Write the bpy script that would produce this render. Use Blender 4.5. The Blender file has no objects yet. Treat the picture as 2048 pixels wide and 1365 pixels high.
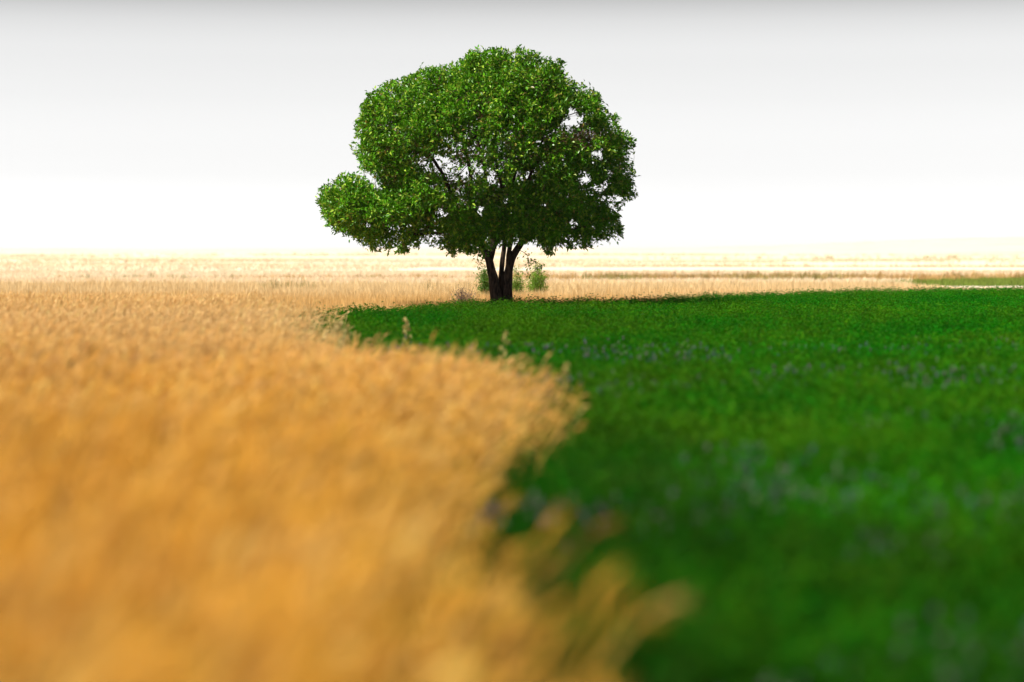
import bpy, math
import numpy as np
from mathutils import Vector, Matrix

R = math.radians
rng = np.random.default_rng(7)
scene = bpy.context.scene
col = scene.collection

# ------------------------------------------------------------------ camera
EYE = 1.6
LENS, SENSOR = 85.0, 36.0
FPX = LENS / SENSOR * 2048.0            # focal length in photograph pixels
PITCH = math.atan(182.5 / FPX)          # eye level lies at row 500 of the photograph
TREE_Y = 56.0
cam_d = bpy.data.cameras.new('camera')
cam_d.lens = LENS
cam_d.sensor_width = SENSOR
cam_d.clip_start = 0.1
cam_d.clip_end = 30000
cam_d.dof.use_dof = True
cam_d.dof.focus_distance = TREE_Y
cam_d.dof.aperture_fstop = 1.0
cam = bpy.data.objects.new('camera', cam_d)
col.objects.link(cam)
cam.location = (0, 0, EYE)
cam.rotation_euler = (R(90) - PITCH, 0, 0)
scene.camera = cam

# ------------------------------------------------------------------ world, sun, exposure
SUN = Vector((-0.80, -0.25, 1.12)).normalized()
elev = math.asin(SUN.z)
world = bpy.data.worlds.new('World')
scene.world = world
world.use_nodes = True
nt = world.node_tree
nt.nodes.clear()
N, L = nt.nodes, nt.links
sky = N.new('ShaderNodeTexSky')
sky.sky_type = 'NISHITA'
sky.sun_disc = False
sky.sun_elevation = elev
sky.sun_rotation = math.atan2(SUN.x, SUN.y)
sky.dust_density = 3.0
sky.air_density = 1.0
hsv = N.new('ShaderNodeHueSaturation')      # thin white overcast veil: colourless sky
hsv.inputs['Saturation'].default_value = 0.03
hsv.inputs['Value'].default_value = 12.0
tc = N.new('ShaderNodeTexCoord')
sep = N.new('ShaderNodeSeparateXYZ')
ramp = N.new('ShaderNodeValToRGB')          # brightness by elevation (sine)
cr = ramp.color_ramp
SKYPTS = [(0, 0.5909), (0.01, 0.4478), (0.0155, 0.3421), (0.021, 0.2687), (0.026, 0.2264), (0.031, 0.1934), (0.036, 0.1717), (0.041, 0.1543), (0.052, 0.1300), (0.062, 0.1126), (0.072, 0.1014), (0.083, 0.0921), (0.093, 0.0771), (0.098, 0.0659), (0.103, 0.0535), (0.15, 0.0249), (0.4, 0.0075), (1, 0.0044)]
cr.elements[0].position = SKYPTS[0][0]; cr.elements[0].color = (SKYPTS[0][1],) * 3 + (1,)
cr.elements[1].position = SKYPTS[-1][0]; cr.elements[1].color = (SKYPTS[-1][1],) * 3 + (1,)
for p, v in SKYPTS[1:-1]:
    e = cr.elements.new(p); e.color = (v, v, v, 1)
mul = N.new('ShaderNodeMix'); mul.data_type = 'RGBA'; mul.blend_type = 'MULTIPLY'; mul.inputs[0].default_value = 1
bg = N.new('ShaderNodeBackground'); bg.inputs['Strength'].default_value = 0.15
wo = N.new('ShaderNodeOutputWorld')
L.new(sky.outputs[0], hsv.inputs['Color'])
L.new(tc.outputs['Generated'], sep.inputs[0])
L.new(sep.outputs['Z'], ramp.inputs[0])
L.new(hsv.outputs[0], mul.inputs[6]); L.new(ramp.outputs[0], mul.inputs[7])
L.new(mul.outputs[2], bg.inputs['Color'])
L.new(bg.outputs[0], wo.inputs['Surface'])

sun_d = bpy.data.lights.new('sun', 'SUN')
sun_d.energy = 5.0
sun_d.angle = R(0.5)
sun_d.color = (1.0, 0.95, 0.86)
sun = bpy.data.objects.new('sun', sun_d)
col.objects.link(sun)
sun.rotation_euler = (-SUN).to_track_quat('-Z', 'Y').to_euler()
sun.location = (-30, -20, 40)

scene.view_settings.view_transform = 'Standard'
scene.view_settings.look = 'None'
scene.view_settings.exposure = 0.7
scene.view_settings.gamma = 1.0
scene.render.engine = 'CYCLES'
scene.cycles.use_denoising = True
scene.cycles.max_bounces = 6
scene.cycles.diffuse_bounces = 1
scene.cycles.transmission_bounces = 4
scene.cycles.glossy_bounces = 2
scene.cycles.volume_bounces = 0
scene.cycles.caustics_reflective = False
scene.cycles.caustics_refractive = False
scene.cycles.sample_clamp_indirect = 4.0

# ------------------------------------------------------------------ helpers
def px(u, v, Y):
    """point in the world seen at photograph pixel (u, v) at depth Y"""
    a = (u - 1024.0) / FPX
    b = (682.5 - v) / FPX
    dy = math.cos(PITCH) + b * math.sin(PITCH)
    dz = -math.sin(PITCH) + b * math.cos(PITCH)
    return np.array([a / dy * Y, Y, EYE + dz / dy * Y])

def smooth(x, a, b):
    t = np.clip((np.asarray(x, float) - a) / (b - a), 0, 1)
    return t * t * (3 - 2 * t)

def hash_noise(x, y, seed=0):
    """smooth value noise, about -1..1"""
    xi, yi = np.floor(x), np.floor(y)
    fx, fy = x - xi, y - yi
    fx = fx * fx * (3 - 2 * fx); fy = fy * fy * (3 - 2 * fy)
    def h(a, b):
        s = np.sin(a * 127.1 + b * 311.7 + seed * 74.7) * 43758.5453
        return (s - np.floor(s)) * 2 - 1
    return (h(xi, yi) * (1 - fx) * (1 - fy) + h(xi + 1, yi) * fx * (1 - fy)
            + h(xi, yi + 1) * (1 - fx) * fy + h(xi + 1, yi + 1) * fx * fy)

def ground_h(x, y):
    x = np.asarray(x, float); y = np.asarray(y, float)
    amp = smooth(y, 90, 220)
    h = amp * 0.32 * hash_noise(x / 90.0 + 3.1, y / 38.0, 1)
    h = h + smooth(y, 300, 900) * 1.0 * hash_noise(x / 260.0, y / 150.0 + .4, 2)
    far = smooth(y, 1100, 3400)
    h = h + far * (2.2 + 17.0 * smooth(x / np.maximum(y, 1), 0.05, 0.24) + 3.0 * hash_noise(x / 700.0, y / 900.0, 3))
    return h

def mesh_np(name, V, F, mat, C=None, parent=None, smooth_shade=False, mats=None, matidx=None):
    """V (n,3); F list of (m,k) int arrays; C per-vertex colour (n,3)"""
    me = bpy.data.meshes.new(name)
    V = np.ascontiguousarray(V, np.float32)
    F = [f for f in F if len(f)]
    loops = np.concatenate([f.ravel() for f in F]).astype(np.int32)
    tot = np.concatenate([np.full(len(f), f.shape[1], np.int32) for f in F])
    start = np.concatenate([[0], np.cumsum(tot)[:-1]]).astype(np.int32)
    me.vertices.add(len(V)); me.vertices.foreach_set('co', V.ravel())
    me.loops.add(len(loops)); me.loops.foreach_set('vertex_index', loops)
    me.polygons.add(len(tot)); me.polygons.foreach_set('loop_start', start)
    me.polygons.foreach_set('use_smooth', np.full(len(tot), smooth_shade))
    me.update(calc_edges=True)
    if C is not None:
        a = me.attributes.new('tint', 'FLOAT_COLOR', 'POINT')
        a.data.foreach_set('color', np.concatenate([C, np.ones((len(C), 1))], 1).astype(np.float32).ravel())
    me.materials.append(mat)
    o = bpy.data.objects.new(name, me)
    col.objects.link(o)
    if parent is not None:
        o.parent = parent
        o.matrix_parent_inverse = Matrix.Translation(-Vector(parent.location))
    return o

def empty(name, loc):
    o = bpy.data.objects.new(name, None)
    col.objects.link(o)
    o.location = loc
    o.empty_display_size = 0.2
    return o

def tag(o, label=None, cat=None, group=None, kind=None):
    if label: o['label'] = label
    if cat: o['category'] = cat
    if group: o['group'] = group
    if kind: o['kind'] = kind
    return o

class Tmpl:
    """small template mesh; verts with colour factor"""
    def __init__(s): s.v = []; s.c = []; s.f = {3: [], 4: []}
    def add(s, vs, c):
        i = len(s.v)
        for v in vs: s.v.append(tuple(v)); s.c.append(c)
        return i
    def face(s, *ids): s.f[len(ids)].append(ids)
    def tube(s, pts, rad, n, c, cap=True):
        pts = [np.array(p, float) for p in pts]
        base = None
        for k, p in enumerate(pts):
            t = pts[min(k + 1, len(pts) - 1)] - pts[max(k - 1, 0)]
            t /= np.linalg.norm(t) + 1e-9
            a = np.cross(t, (0.31, 0.91, 0.2)); a /= np.linalg.norm(a) + 1e-9
            b = np.cross(t, a)
            ring = [p + rad[k] * (a * math.cos(2 * math.pi * j / n) + b * math.sin(2 * math.pi * j / n)) for j in range(n)]
            i = s.add(ring, c)
            if base is not None:
                for j in range(n):
                    s.face(base + j, base + (j + 1) % n, i + (j + 1) % n, i + j)
            base = i
    def ribbon(s, pts, w, side, c):
        side = np.array(side, float); base = None
        for k, p in enumerate(pts):
            p = np.array(p, float)
            i = s.add([p - side * w[k] / 2, p + side * w[k] / 2], c)
            if base is not None: s.face(base, base + 1, i + 1, i)
            base = i
    def tri(s, a, b, d, c):
        i = s.add([a, b, d], c); s.face(i, i + 1, i + 2)
    def done(s):
        s.v = np.array(s.v, np.float32); s.c = np.array(s.c, np.float32)
        s.q = {k: np.array(f, np.int32) for k, f in s.f.items() if f}
        return s

def scatter(templates, pos, rotz, scale, tint, tilt=None):
    """returns V, F, C arrays for every template copied to its share of the points.
    tilt (n,2): shear of x,y with height (lean)"""
    Vs, Cs, Fs = [], [], {3: [], 4: []}
    off = 0
    pick = rng.integers(0, len(templates), len(pos))
    for k, t in enumerate(templates):
        m = np.where(pick == k)[0]
        if not len(m): continue
        n, nv = len(m), len(t.v)
        c, s_ = np.cos(rotz[m])[:, None], np.sin(rotz[m])[:, None]
        x, y, z = t.v[:, 0][None], t.v[:, 1][None], t.v[:, 2][None]
        sc = scale[m]
        if sc.ndim == 1: sc = np.stack([sc, sc], 1)
        X = (x * c - y * s_) * sc[:, :1]; Y = (x * s_ + y * c) * sc[:, :1]; Z = z * sc[:, 1:2]
        if tilt is not None:
            X = X + tilt[m][:, :1] * Z; Y = Y + tilt[m][:, 1:2] * Z
        V = np.stack([X + pos[m][:, 0:1], Y + pos[m][:, 1:2], Z + pos[m][:, 2:3]], 2)
        Vs.append(V.reshape(-1, 3)); Cs.append((t.c[None] * tint[m][:, None]).reshape(-1, 3))
        o = (np.arange(n) * nv + off)[:, None, None]
        for q, f in t.q.items(): Fs[q].append((f[None] + o).reshape(-1, q))
        off += n * nv
    F = [np.concatenate(f) for f in Fs.values() if f]
    return np.concatenate(Vs), F, np.concatenate(Cs)

# ------------------------------------------------------------------ materials
def leafy(name, rough=0.5, transl=0.25, spec=0.5, sheen=0.0, base=None):
    """per-leaf tint from the mesh, light passes through the thin leaf"""
    m = bpy.data.materials.new(name); m.use_nodes = True
    n, l = m.node_tree.nodes, m.node_tree.links
    n.clear()
    out = n.new('ShaderNodeOutputMaterial')
    p = n.new('ShaderNodeBsdfPrincipled')
    p.inputs['Roughness'].default_value = rough
    p.inputs['Specular IOR Level'].default_value = spec
    tr = n.new('ShaderNodeBsdfTranslucent')
    mx = n.new('ShaderNodeMixShader'); mx.inputs[0].default_value = transl
    at = n.new('ShaderNodeAttribute'); at.attribute_name = 'tint'
    geo = n.new('ShaderNodeNewGeometry')
    nz = n.new('ShaderNodeTexNoise'); nz.inputs['Scale'].default_value = 30
    mr = n.new('ShaderNodeMapRange'); mr.inputs['To Min'].default_value = 0.78; mr.inputs['To Max'].default_value = 1.22
    mu = n.new('ShaderNodeVectorMath'); mu.operation = 'SCALE'
    l.new(geo.outputs['Position'], nz.inputs['Vector'])
    l.new(nz.outputs['Fac'], mr.inputs['Value'])
    l.new(at.outputs['Color'], mu.inputs[0]); l.new(mr.outputs[0], mu.inputs['Scale'])
    l.new(mu.outputs[0], p.inputs['Base Color']); l.new(mu.outputs[0], tr.inputs['Color'])
    l.new(p.outputs[0], mx.inputs[1]); l.new(tr.outputs[0], mx.inputs[2])
    l.new(mx.outputs[0], out.inputs['Surface'])
    return m

M_leaf = leafy('tree_leaf', 0.36, 0.20, 0.24)
M_shrub = leafy('shrub_leaf', 0.5, 0.3, 0.4)
M_wheat = leafy('dry_straw', 0.65, 0.30, 0.12)
M_alf = leafy('alfalfa_leaf', 0.7, 0.28, 0.08)
M_far = leafy('dry_grass', 0.8, 0.3, 0.1)

def bark():
    m = bpy.data.materials.new('bark'); m.use_nodes = True
    n, l = m.node_tree.nodes, m.node_tree.links
    p = n['Principled BSDF']; p.inputs['Roughness'].default_value = 0.9
    p.inputs['Specular IOR Level'].default_value = 0.15
    tcn = n.new('ShaderNodeTexCoord'); mp = n.new('ShaderNodeMapping'); mp.inputs['Scale'].default_value = (9, 9, 2.2)
    nz = n.new('ShaderNodeTexNoise'); nz.inputs['Scale'].default_value = 3; nz.inputs['Detail'].default_value = 8
    rp = n.new('ShaderNodeValToRGB')
    rp.color_ramp.elements[0].position = .35; rp.color_ramp.elements[0].color = (.014, .009, .007, 1)
    rp.color_ramp.elements[1].position = .68; rp.color_ramp.elements[1].color = (.075, .045, .032, 1)
    bp = n.new('ShaderNodeBump'); bp.inputs['Strength'].default_value = .9; bp.inputs['Distance'].default_value = .02
    l.new(tcn.outputs['Object'], mp.inputs[0]); l.new(mp.outputs[0], nz.inputs['Vector'])
    l.new(nz.outputs['Fac'], rp.inputs[0]); l.new(rp.outputs[0], p.inputs['Base Color'])
    l.new(nz.outputs['Fac'], bp.inputs['Height']); l.new(bp.outputs[0], p.inputs['Normal'])
    return m
M_bark = bark()
M_twig = None

def ground_mat():
    m = bpy.data.materials.new('dry_field_soil'); m.use_nodes = True
    n, l = m.node_tree.nodes, m.node_tree.links
    p = n['Principled BSDF']; p.inputs['Roughness'].default_value = 1; p.inputs['Specular IOR Level'].default_value = 0
    geo = n.new('ShaderNodeNewGeometry'); sp = n.new('ShaderNodeSeparateXYZ')
    l.new(geo.outputs['Position'], sp.inputs[0])
    # broad strips of stubble, straw and bare pale soil running across the plain
    mp = n.new('ShaderNodeMapping'); mp.inputs['Scale'].default_value = (.006, .035, 1)
    nz = n.new('ShaderNodeTexNoise'); nz.inputs['Scale'].default_value = 1; nz.inputs['Detail'].default_value = 5; nz.inputs['Roughness'].default_value = .65
    l.new(geo.outputs['Position'], mp.inputs[0]); l.new(mp.outputs[0], nz.inputs['Vector'])
    rp = n.new('ShaderNodeValToRGB')
    e = rp.color_ramp.elements
    e[0].position = .34; e[0].color = (.68, .50, .32, 1)
    e[1].position = .52; e[1].color = (.78, .67, .52, 1)
    x = e.new(.43); x.color = (.74, .60, .43, 1)
    l.new(nz.outputs['Fac'], rp.inputs[0])
    # nearer than about 95 m the soil lies under golden straw
    near = n.new('ShaderNodeMapRange'); near.inputs['From Min'].default_value = 85; near.inputs['From Max'].default_value = 110
    near.interpolation_type = 'SMOOTHSTEP'
    l.new(sp.outputs['Y'], near.inputs['Value'])
    mx = n.new('ShaderNodeMix'); mx.data_type = 'RGBA'
    mx.inputs[6].default_value = (.42, .24, .08, 1)
    l.new(near.outputs[0], mx.inputs[0]); l.new(rp.outputs[0], mx.inputs[7])
    nf = n.new('ShaderNodeTexNoise'); nf.inputs['Scale'].default_value = 1.2; nf.inputs['Detail'].default_value = 8
    l.new(geo.outputs['Position'], nf.inputs['Vector'])
    mr = n.new('ShaderNodeMapRange'); mr.inputs['To Min'].default_value = .75; mr.inputs['To Max'].default_value = 1.2
    l.new(nf.outputs['Fac'], mr.inputs['Value'])
    mu = n.new('ShaderNodeVectorMath'); mu.operation = 'SCALE'
    l.new(mx.outputs[2], mu.inputs[0]); l.new(mr.outputs[0], mu.inputs['Scale'])
    l.new(mu.outputs[0], p.inputs['Base Color'])
    return m

def simple(name, c0, c1, scale=3.0, rough=1.0):
    m = bpy.data.materials.new(name); m.use_nodes = True
    n, l = m.node_tree.nodes, m.node_tree.links
    p = n['Principled BSDF']; p.inputs['Roughness'].default_value = rough; p.inputs['Specular IOR Level'].default_value = .05
    g = n.new('ShaderNodeNewGeometry')
    nz = n.new('ShaderNodeTexNoise'); nz.inputs['Scale'].default_value = scale; nz.inputs['Detail'].default_value = 6
    rp = n.new('ShaderNodeValToRGB')
    rp.color_ramp.elements[0].position = .35; rp.color_ramp.elements[0].color = (*c0, 1)
    rp.color_ramp.elements[1].position = .65; rp.color_ramp.elements[1].color = (*c1, 1)
    l.new(g.outputs['Position'], nz.inputs['Vector']); l.new(nz.outputs['Fac'], rp.inputs[0]); l.new(rp.outputs[0], p.inputs['Base Color'])
    return m

# ------------------------------------------------------------------ ground
ys = np.concatenate([np.linspace(-30, 120, 51), np.geomspace(123, 7000, 150)])
us = np.concatenate([-np.geomspace(0.02, 1.0, 36)[::-1], [0], np.geomspace(0.02, 1.0, 36)])
half = 60 + np.maximum(ys, 0) * 0.75
GX = us[None] * half[:, None]; GY = np.repeat(ys[:, None], len(us), 1)
GZ = ground_h(GX, GY)
gv = np.stack([GX, GY, GZ], 2).reshape(-1, 3)
nr, nc = GX.shape
ii = (np.arange(nr - 1)[:, None] * nc + np.arange(nc - 1)[None]).ravel()
gf = np.stack([ii, ii + 1, ii + 1 + nc, ii + nc], 1)
g = mesh_np('ground', gv, [gf], ground_mat(), smooth_shade=True)
tag(g, kind='structure')

# the alfalfa field: its outline seen from above
GREEN = np.array([(-0.40, -3), (-0.44, 3.6), (-0.43, 4.6), (-0.46, 5.2), (-0.58, 6.0), (-0.62, 8.0), (-0.70, 9.5), (-0.68, 11.0), (-0.60, 12.2), (-0.42, 13.4),
                  (-0.30, 14.6), (-0.28, 16.6), (-0.34, 18.2), (-0.60, 19.4), (-1.60, 20.4), (-2.25, 24.0), (-3.0, 30), (-3.60, 36.5),
                  (-3.65, 41), (-3.2, 46.5), (-2.5, 51.5), (-1.0, 56.2), (0.6, 57.2), (3.2, 60.0), (6.0, 65.5), (9.1, 70.5), (14.7, 75.5),
                  (30, 84), (60, 92), (60, -3)])
def poly_inside(x, y, P):
    ins = np.zeros(x.shape, bool)
    for (x0, y0), (x1, y1) in zip(P, np.roll(P, -1, 0)):
        c = (y0 > y) != (y1 > y)
        if y1 == y0: continue
        ins ^= c & (x < (x1 - x0) * (y - y0) / (y1 - y0) + x0)
    return ins
def poly_dist(x, y, P):
    d = np.full(x.shape, 1e9)
    for (x0, y0), (x1, y1) in zip(P[:-1], P[1:]):
        ex, ey = x1 - x0, y1 - y0
        t = np.clip(((x - x0) * ex + (y - y0) * ey) / (ex * ex + ey * ey), 0, 1)
        d = np.minimum(d, np.hypot(x - x0 - t * ex, y - y0 - t * ey))
    return d
def green_sd(x, y):
    """signed distance, positive inside the alfalfa"""
    d = poly_dist(x, y, GREEN)
    return np.where(poly_inside(x, y, GREEN), d, -d)

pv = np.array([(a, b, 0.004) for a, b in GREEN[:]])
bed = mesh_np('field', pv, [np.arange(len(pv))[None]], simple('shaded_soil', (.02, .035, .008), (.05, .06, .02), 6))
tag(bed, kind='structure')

def frustum_pts(d0, d1, dens, margin=1.3, k=0.2118):
    """random ground points in the strip of view between two distances (with room to the sides)"""
    area = (k * 2) * (d1 * d1 - d0 * d0) / 2 + 2 * margin * (d1 - d0)
    n = int(area * dens)
    m = int(n * 2.2) + 50
    y = rng.uniform(d0, d1, m); w = k * y + margin
    keep = rng.uniform(0, k * d1 + margin, m) < w
    y, w = y[keep][:n], w[keep][:n]
    x = rng.uniform(-1, 1, len(y)) * w
    return x, y

# ------------------------------------------------------------------ wheat
def wheat_template(lod, seed):
    r = np.random.default_rng(seed)
    t = Tmpl()
    bend = r.uniform(0.05, 0.34); h = 0.74
    tip = np.array([0.02 + bend * 0.45, 0, h])
    def P(s):       # stem point, s in 0..1, nodding over towards +x
        return np.array([bend * s ** 3 * 0.5, 0.015 * math.sin(s * 3 + seed), h * (s - 0.06 * bend * s ** 4 * 4)])
    straw = (0.92, 0.90, 0.80)
    ns = {0: 5, 1: 4, 2: 2}[lod]
    w = {0: .0022, 1: .0028, 2: .004}[lod]
    pts = [P(k / ns) for k in range(ns + 1)]
    if lod < 2: t.tube(pts, [w] * (ns + 1), 3, straw)
    else: t.ribbon(pts, [w * 2] * (ns + 1), (0.7, 0.7, 0), straw)
    # ear
    d = P(1) - P(.9); d /= np.linalg.norm(d)
    droop = r.uniform(0.3, 2.2) * bend * 2.6
    L_ = r.uniform(0.058, 0.085)
    ep = [P(1)]; ang = math.atan2(d[2], d[0])
    for k in range(5):
        ang -= droop / 6
        ep.append(ep[-1] + np.array([math.cos(ang), 0.03 * (r.random() - .5), math.sin(ang)]) * L_ / 5)
    col_e = (1.08, 1.02, 0.95)
    if lod == 0:
        t.tube(ep, [.0015, .0046, .0042, .0048, .0036, .001], 5, col_e)
    elif lod == 1:
        t.tube(ep[::2] + [ep[-1]], [.002, .0052, .0048, .001], 4, col_e)
    else:
        m = (ep[0] + ep[-1]) / 2
        sd = np.array([.5, .85, 0]) * .009
        i = t.add([ep[0], m - sd, ep[-1], m + sd], col_e); t.face(i, i + 1, i + 2, i + 3)
        sd = np.array([0.1, 0, 1]) * .008
        i = t.add([ep[0], m - sd, ep[-1], m + sd], col_e); t.face(i, i + 1, i + 2, i + 3)
    # awns
    na = {0: 9, 1: 6, 2: 2}[lod]
    for k in range(na):
        b = ep[1 + (k * 4) // max(na, 1)]
        a2 = ang + r.uniform(-.45, .6)
        v = np.array([math.cos(a2), r.uniform(-.45, .45), math.sin(a2)]) * r.uniform(.035, .065)
        s = np.array([-v[2], .5 * v[0], v[0]]); s = s / np.linalg.norm(s) * {0: .0012, 1: .0018, 2: .003}[lod]
        t.tri(b - s, b + s, b + v, (1.12, 1.08, 1.0))
    # dry leaf blades
    for q in range({0: 2, 1: 2, 2: 1}[lod]):
        s0 = r.uniform(.35, .85); a = r.uniform(0, 6.28); b = P(s0)
        l = r.uniform(.12, .24); dv = np.array([math.cos(a), math.sin(a), 0])
        lp = [b, b + dv * l * .4 + np.array([0, 0, l * .35]), b + dv * l * .8 + np.array([0, 0, l * .2]), b + dv * l + np.array([0, 0, -l * .15])]
        t.ribbon(lp, [.006, .010, .007, .001], (-dv[1], dv[0], .2), (0.85, 0.80, 0.66))
    return t.done()

W = [[wheat_template(l, 11 * l + s) for s in range(8)] for l in range(3)]

def straw_tint(x, y, n):
    b = rng.normal(1, .13, n)[:, None]
    base = np.array([.76, .415, .056])[None] * b
    pale = (rng.random(n) < .22)[:, None]
    base = np.where(pale, np.array([.84, .54, .16])[None] * b, base)
    red = (rng.random(n) < .10)[:, None]
    base = np.where(red, np.array([.40, .17, .035])[None] * b, base)
    patch = hash_noise(x / 1.1, y / 2.3, 5)[:, None]
    base = base * (1 + .16 * patch)
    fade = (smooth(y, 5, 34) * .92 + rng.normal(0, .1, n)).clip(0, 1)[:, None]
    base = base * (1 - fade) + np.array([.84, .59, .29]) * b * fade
    return np.clip(base, .01, .9)

VV, FF3, FF4, CC, off = [], [], [], [], 0
for lod, d0, d1, dens, marg in ((0, 2.0, 9.5, 560, 1.7), (1, 9.5, 22, 430, 1.6), (1, 22, 33, 230, 1.4), (2, 33, 60, 230, 1.6)):
    x, y = frustum_pts(d0, d1, dens, marg)
    sd = green_sd(x, y)
    q_ = .3 + .7 * smooth(y, 6, 12)
    sd = sd + q_ * .22 * hash_noise(x / .45, y / .8, 15) + q_ * .12 * hash_noise(x / .18, y / .35, 16)
    w_ = 0.08 + 0.013 * y + .20 * smooth(y, 8, 5.5)
    sd = sd - .07 * smooth(y, 8, 5.5)
    keep = (sd + rng.normal(0, 1, len(x)) * w_ * .8 < 0.05) | ((sd < .55) & (rng.random(len(x)) < .08 * smooth(y, 8, 10)) & (y < 20))
    keep &= (green_sd(x, y) < .28 + .02 * y) & ((y > 8) | (green_sd(x, y) < .5))
    keep &= ~((y > 38) & (x > -4.0 - .12 * (y - 38)))
    keep &= rng.random(len(x)) > .8 * smooth(y, 40, 60)
    x, y, sd = x[keep], y[keep], sd[keep]
    n = len(x)
    big = hash_noise(x / .8, y / 1.6, 8)
    hgt = rng.normal(1, .085, n) + .07 * big + .05 * hash_noise(x / 3.0, y / 6.0, 9)
    hgt *= (1 - .38 * smooth(y, 34, 58)) * (1 + .17 * smooth(y, 12, 7))
    hgt *= 1 - .25 * smooth(sd, -.3, .2) * rng.random(n)
    rot = rng.normal(0, .75, n)
    tilt = np.stack([rng.normal(.10, .12, n), rng.normal(0, .12, n)], 1)
    pos = np.stack([x, y, ground_h(x, y)], 1)
    V, F, C = scatter(W[lod], pos, rot, np.stack([np.ones(n) * (1 if lod < 2 else 1.25), hgt], 1), straw_tint(x, y, n), tilt)
    for f in F: (FF3 if f.shape[1] == 3 else FF4).append(f + off)
    VV.append(V); CC.append(C); off += len(V)
o = mesh_np('wheat', np.concatenate(VV), [np.concatenate(FF3), np.concatenate(FF4)], M_wheat, np.concatenate(CC))
tag(o, 'ripe golden wheat filling the left and near side of the field', 'wheat', kind='stuff')

# ------------------------------------------------------------------ alfalfa
def diamond(t, b, d, l, w, nrm, c, fold=.15):
    d = d / (np.linalg.norm(d) + 1e-9); s = np.cross(d, nrm); s /= np.linalg.norm(s) + 1e-9
    up = np.cross(s, d)
    i = t.add([b, b + d * l * .45 + s * w / 2 + up * l * fold, b + d * l, b + d * l * .45 - s * w / 2 + up * l * fold], c)
    t.face(i, i + 1, i + 2); t.face(i, i + 2, i + 3)

def alfalfa_template(seed, size, nleaf):
    """one shoot: upright stem, sprays of three leaflets"""
    r = np.random.default_rng(seed); t = Tmpl()
    H = .46
    lean = r.normal(0, .12, 2)
    def P(s): return np.array([lean[0] * s * s * H * 2, lean[1] * s * s * H * 2, s * H])
    t.ribbon([P(0), P(.5), P(1)], [.005, .004, .003], (.7, .7, 0), (.9, .9, .7))
    for k in range(nleaf):
        s = 1 - (k / nleaf) ** 1.1 * .55
        a = k * 2.4 + r.uniform(-.4, .4)
        out = np.array([math.cos(a), math.sin(a), r.uniform(.05, .7)])
        b = P(s) + out * size * r.uniform(.6, 1.8)
        sh = r.uniform(.8, 1.25)
        for j in (-1, 0, 1):
            a2 = a + j * .9
            d = np.array([math.cos(a2), math.sin(a2), r.uniform(-.3, .6)])
            diamond(t, b, d, size * r.uniform(.8, 1.2), size * .5, np.array([r.normal(0, .4), r.normal(0, .4), 1]), (sh, sh * r.uniform(.9, 1.1), sh))
    return t.done()

def flower_template(seed):
    """purple flower head on a thin stalk"""
    r = np.random.default_rng(seed); t = Tmpl()
    t.ribbon([np.array([0, 0, .25]), np.array([.01, 0, .5])], [.004, .003], (.7, .7, 0), (.15, .45, .06))
    for k in range(12):
        a = k * 2.4; z = .49 + .035 * k / 12
        d = np.array([math.cos(a), math.sin(a), .6])
        diamond(t, np.array([.01, 0, z]), d, .016, .010, np.array([0, 0, 1.]), (1, 1, 1))
    return t.done()

VV, FF3, FF4, CC, off = [], [], [], [], 0
LODS = ((3.0, 14, 330, 2.2, .026, 9), (14, 26, 170, 2.0, .034, 8), (26, 44, 110, 1.2, .038, 7), (44, 92, 75, 1.5, .042, 6))
for q, (d0, d1, dens, marg, size, nl) in enumerate(LODS):
    T = [alfalfa_template(100 + 10 * q + s, size, nl) for s in range(8)]
    x, y = frustum_pts(d0, d1, dens, marg)
    sd = green_sd(x, y)
    keep = sd + rng.normal(0, 1, len(x)) * (.05 + .004 * y + .12 * smooth(y, 15, 7)) > 0
    x, y, sd = x[keep], y[keep], sd[keep]; n = len(x)
    big = hash_noise(x / .55, y / .9, 21)
    hgt = 1 + (.20 if d0 < 10 else .14) * big + rng.normal(0, .12, n) + .05 * hash_noise(x / 4, y / 7, 22)
    hgt *= .72 + .28 * smooth(sd, 0, .5)
    hgt *= 1 - .16 * smooth(y, 40, 54)
    hue = hash_noise(x / 1.6, y / 3.0, 23)
    lush = smooth(x / np.maximum(y, 1), -.02, .2)
    c1 = np.array([.006, .140, .0008]); c2 = np.array([.048, .145, .0010])
    mixf = np.clip(.6 + .6 * hue + .4 * big - .35 * lush + rng.normal(0, .3, n), 0, 1)[:, None]
    tint = (c1 * (1 - mixf) + c2 * mixf) * (rng.normal(1, .2, n)[:, None]).clip(.4, 1.6)
    dull = (smooth(hash_noise(x / .5, y / .8, 24), .25, .7) * .45 * smooth(sd, 2.5, .2))[:, None]
    tint = tint * (1 - dull) + np.array([.075, .085, .02]) * dull
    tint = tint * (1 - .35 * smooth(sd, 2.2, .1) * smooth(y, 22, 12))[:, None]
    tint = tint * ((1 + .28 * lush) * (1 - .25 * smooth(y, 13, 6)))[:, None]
    tint = tint * (1 + (.45 if d0 < 10 else .3) * hash_noise(x / .35, y / .6, 25))[:, None]
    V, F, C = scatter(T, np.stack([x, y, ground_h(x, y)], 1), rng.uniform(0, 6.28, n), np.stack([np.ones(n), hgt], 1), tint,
                      np.stack([rng.normal(.05, .1, n), rng.normal(0, .1, n)], 1))
    for f in F: (FF3 if f.shape[1] == 3 else FF4).append(f + off)
    VV.append(V); CC.append(C); off += len(V)
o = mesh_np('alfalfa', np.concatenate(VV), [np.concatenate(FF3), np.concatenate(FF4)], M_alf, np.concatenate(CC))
tag(o, 'lush dark green alfalfa crop on the right side of the field', 'alfalfa', kind='stuff')

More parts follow.
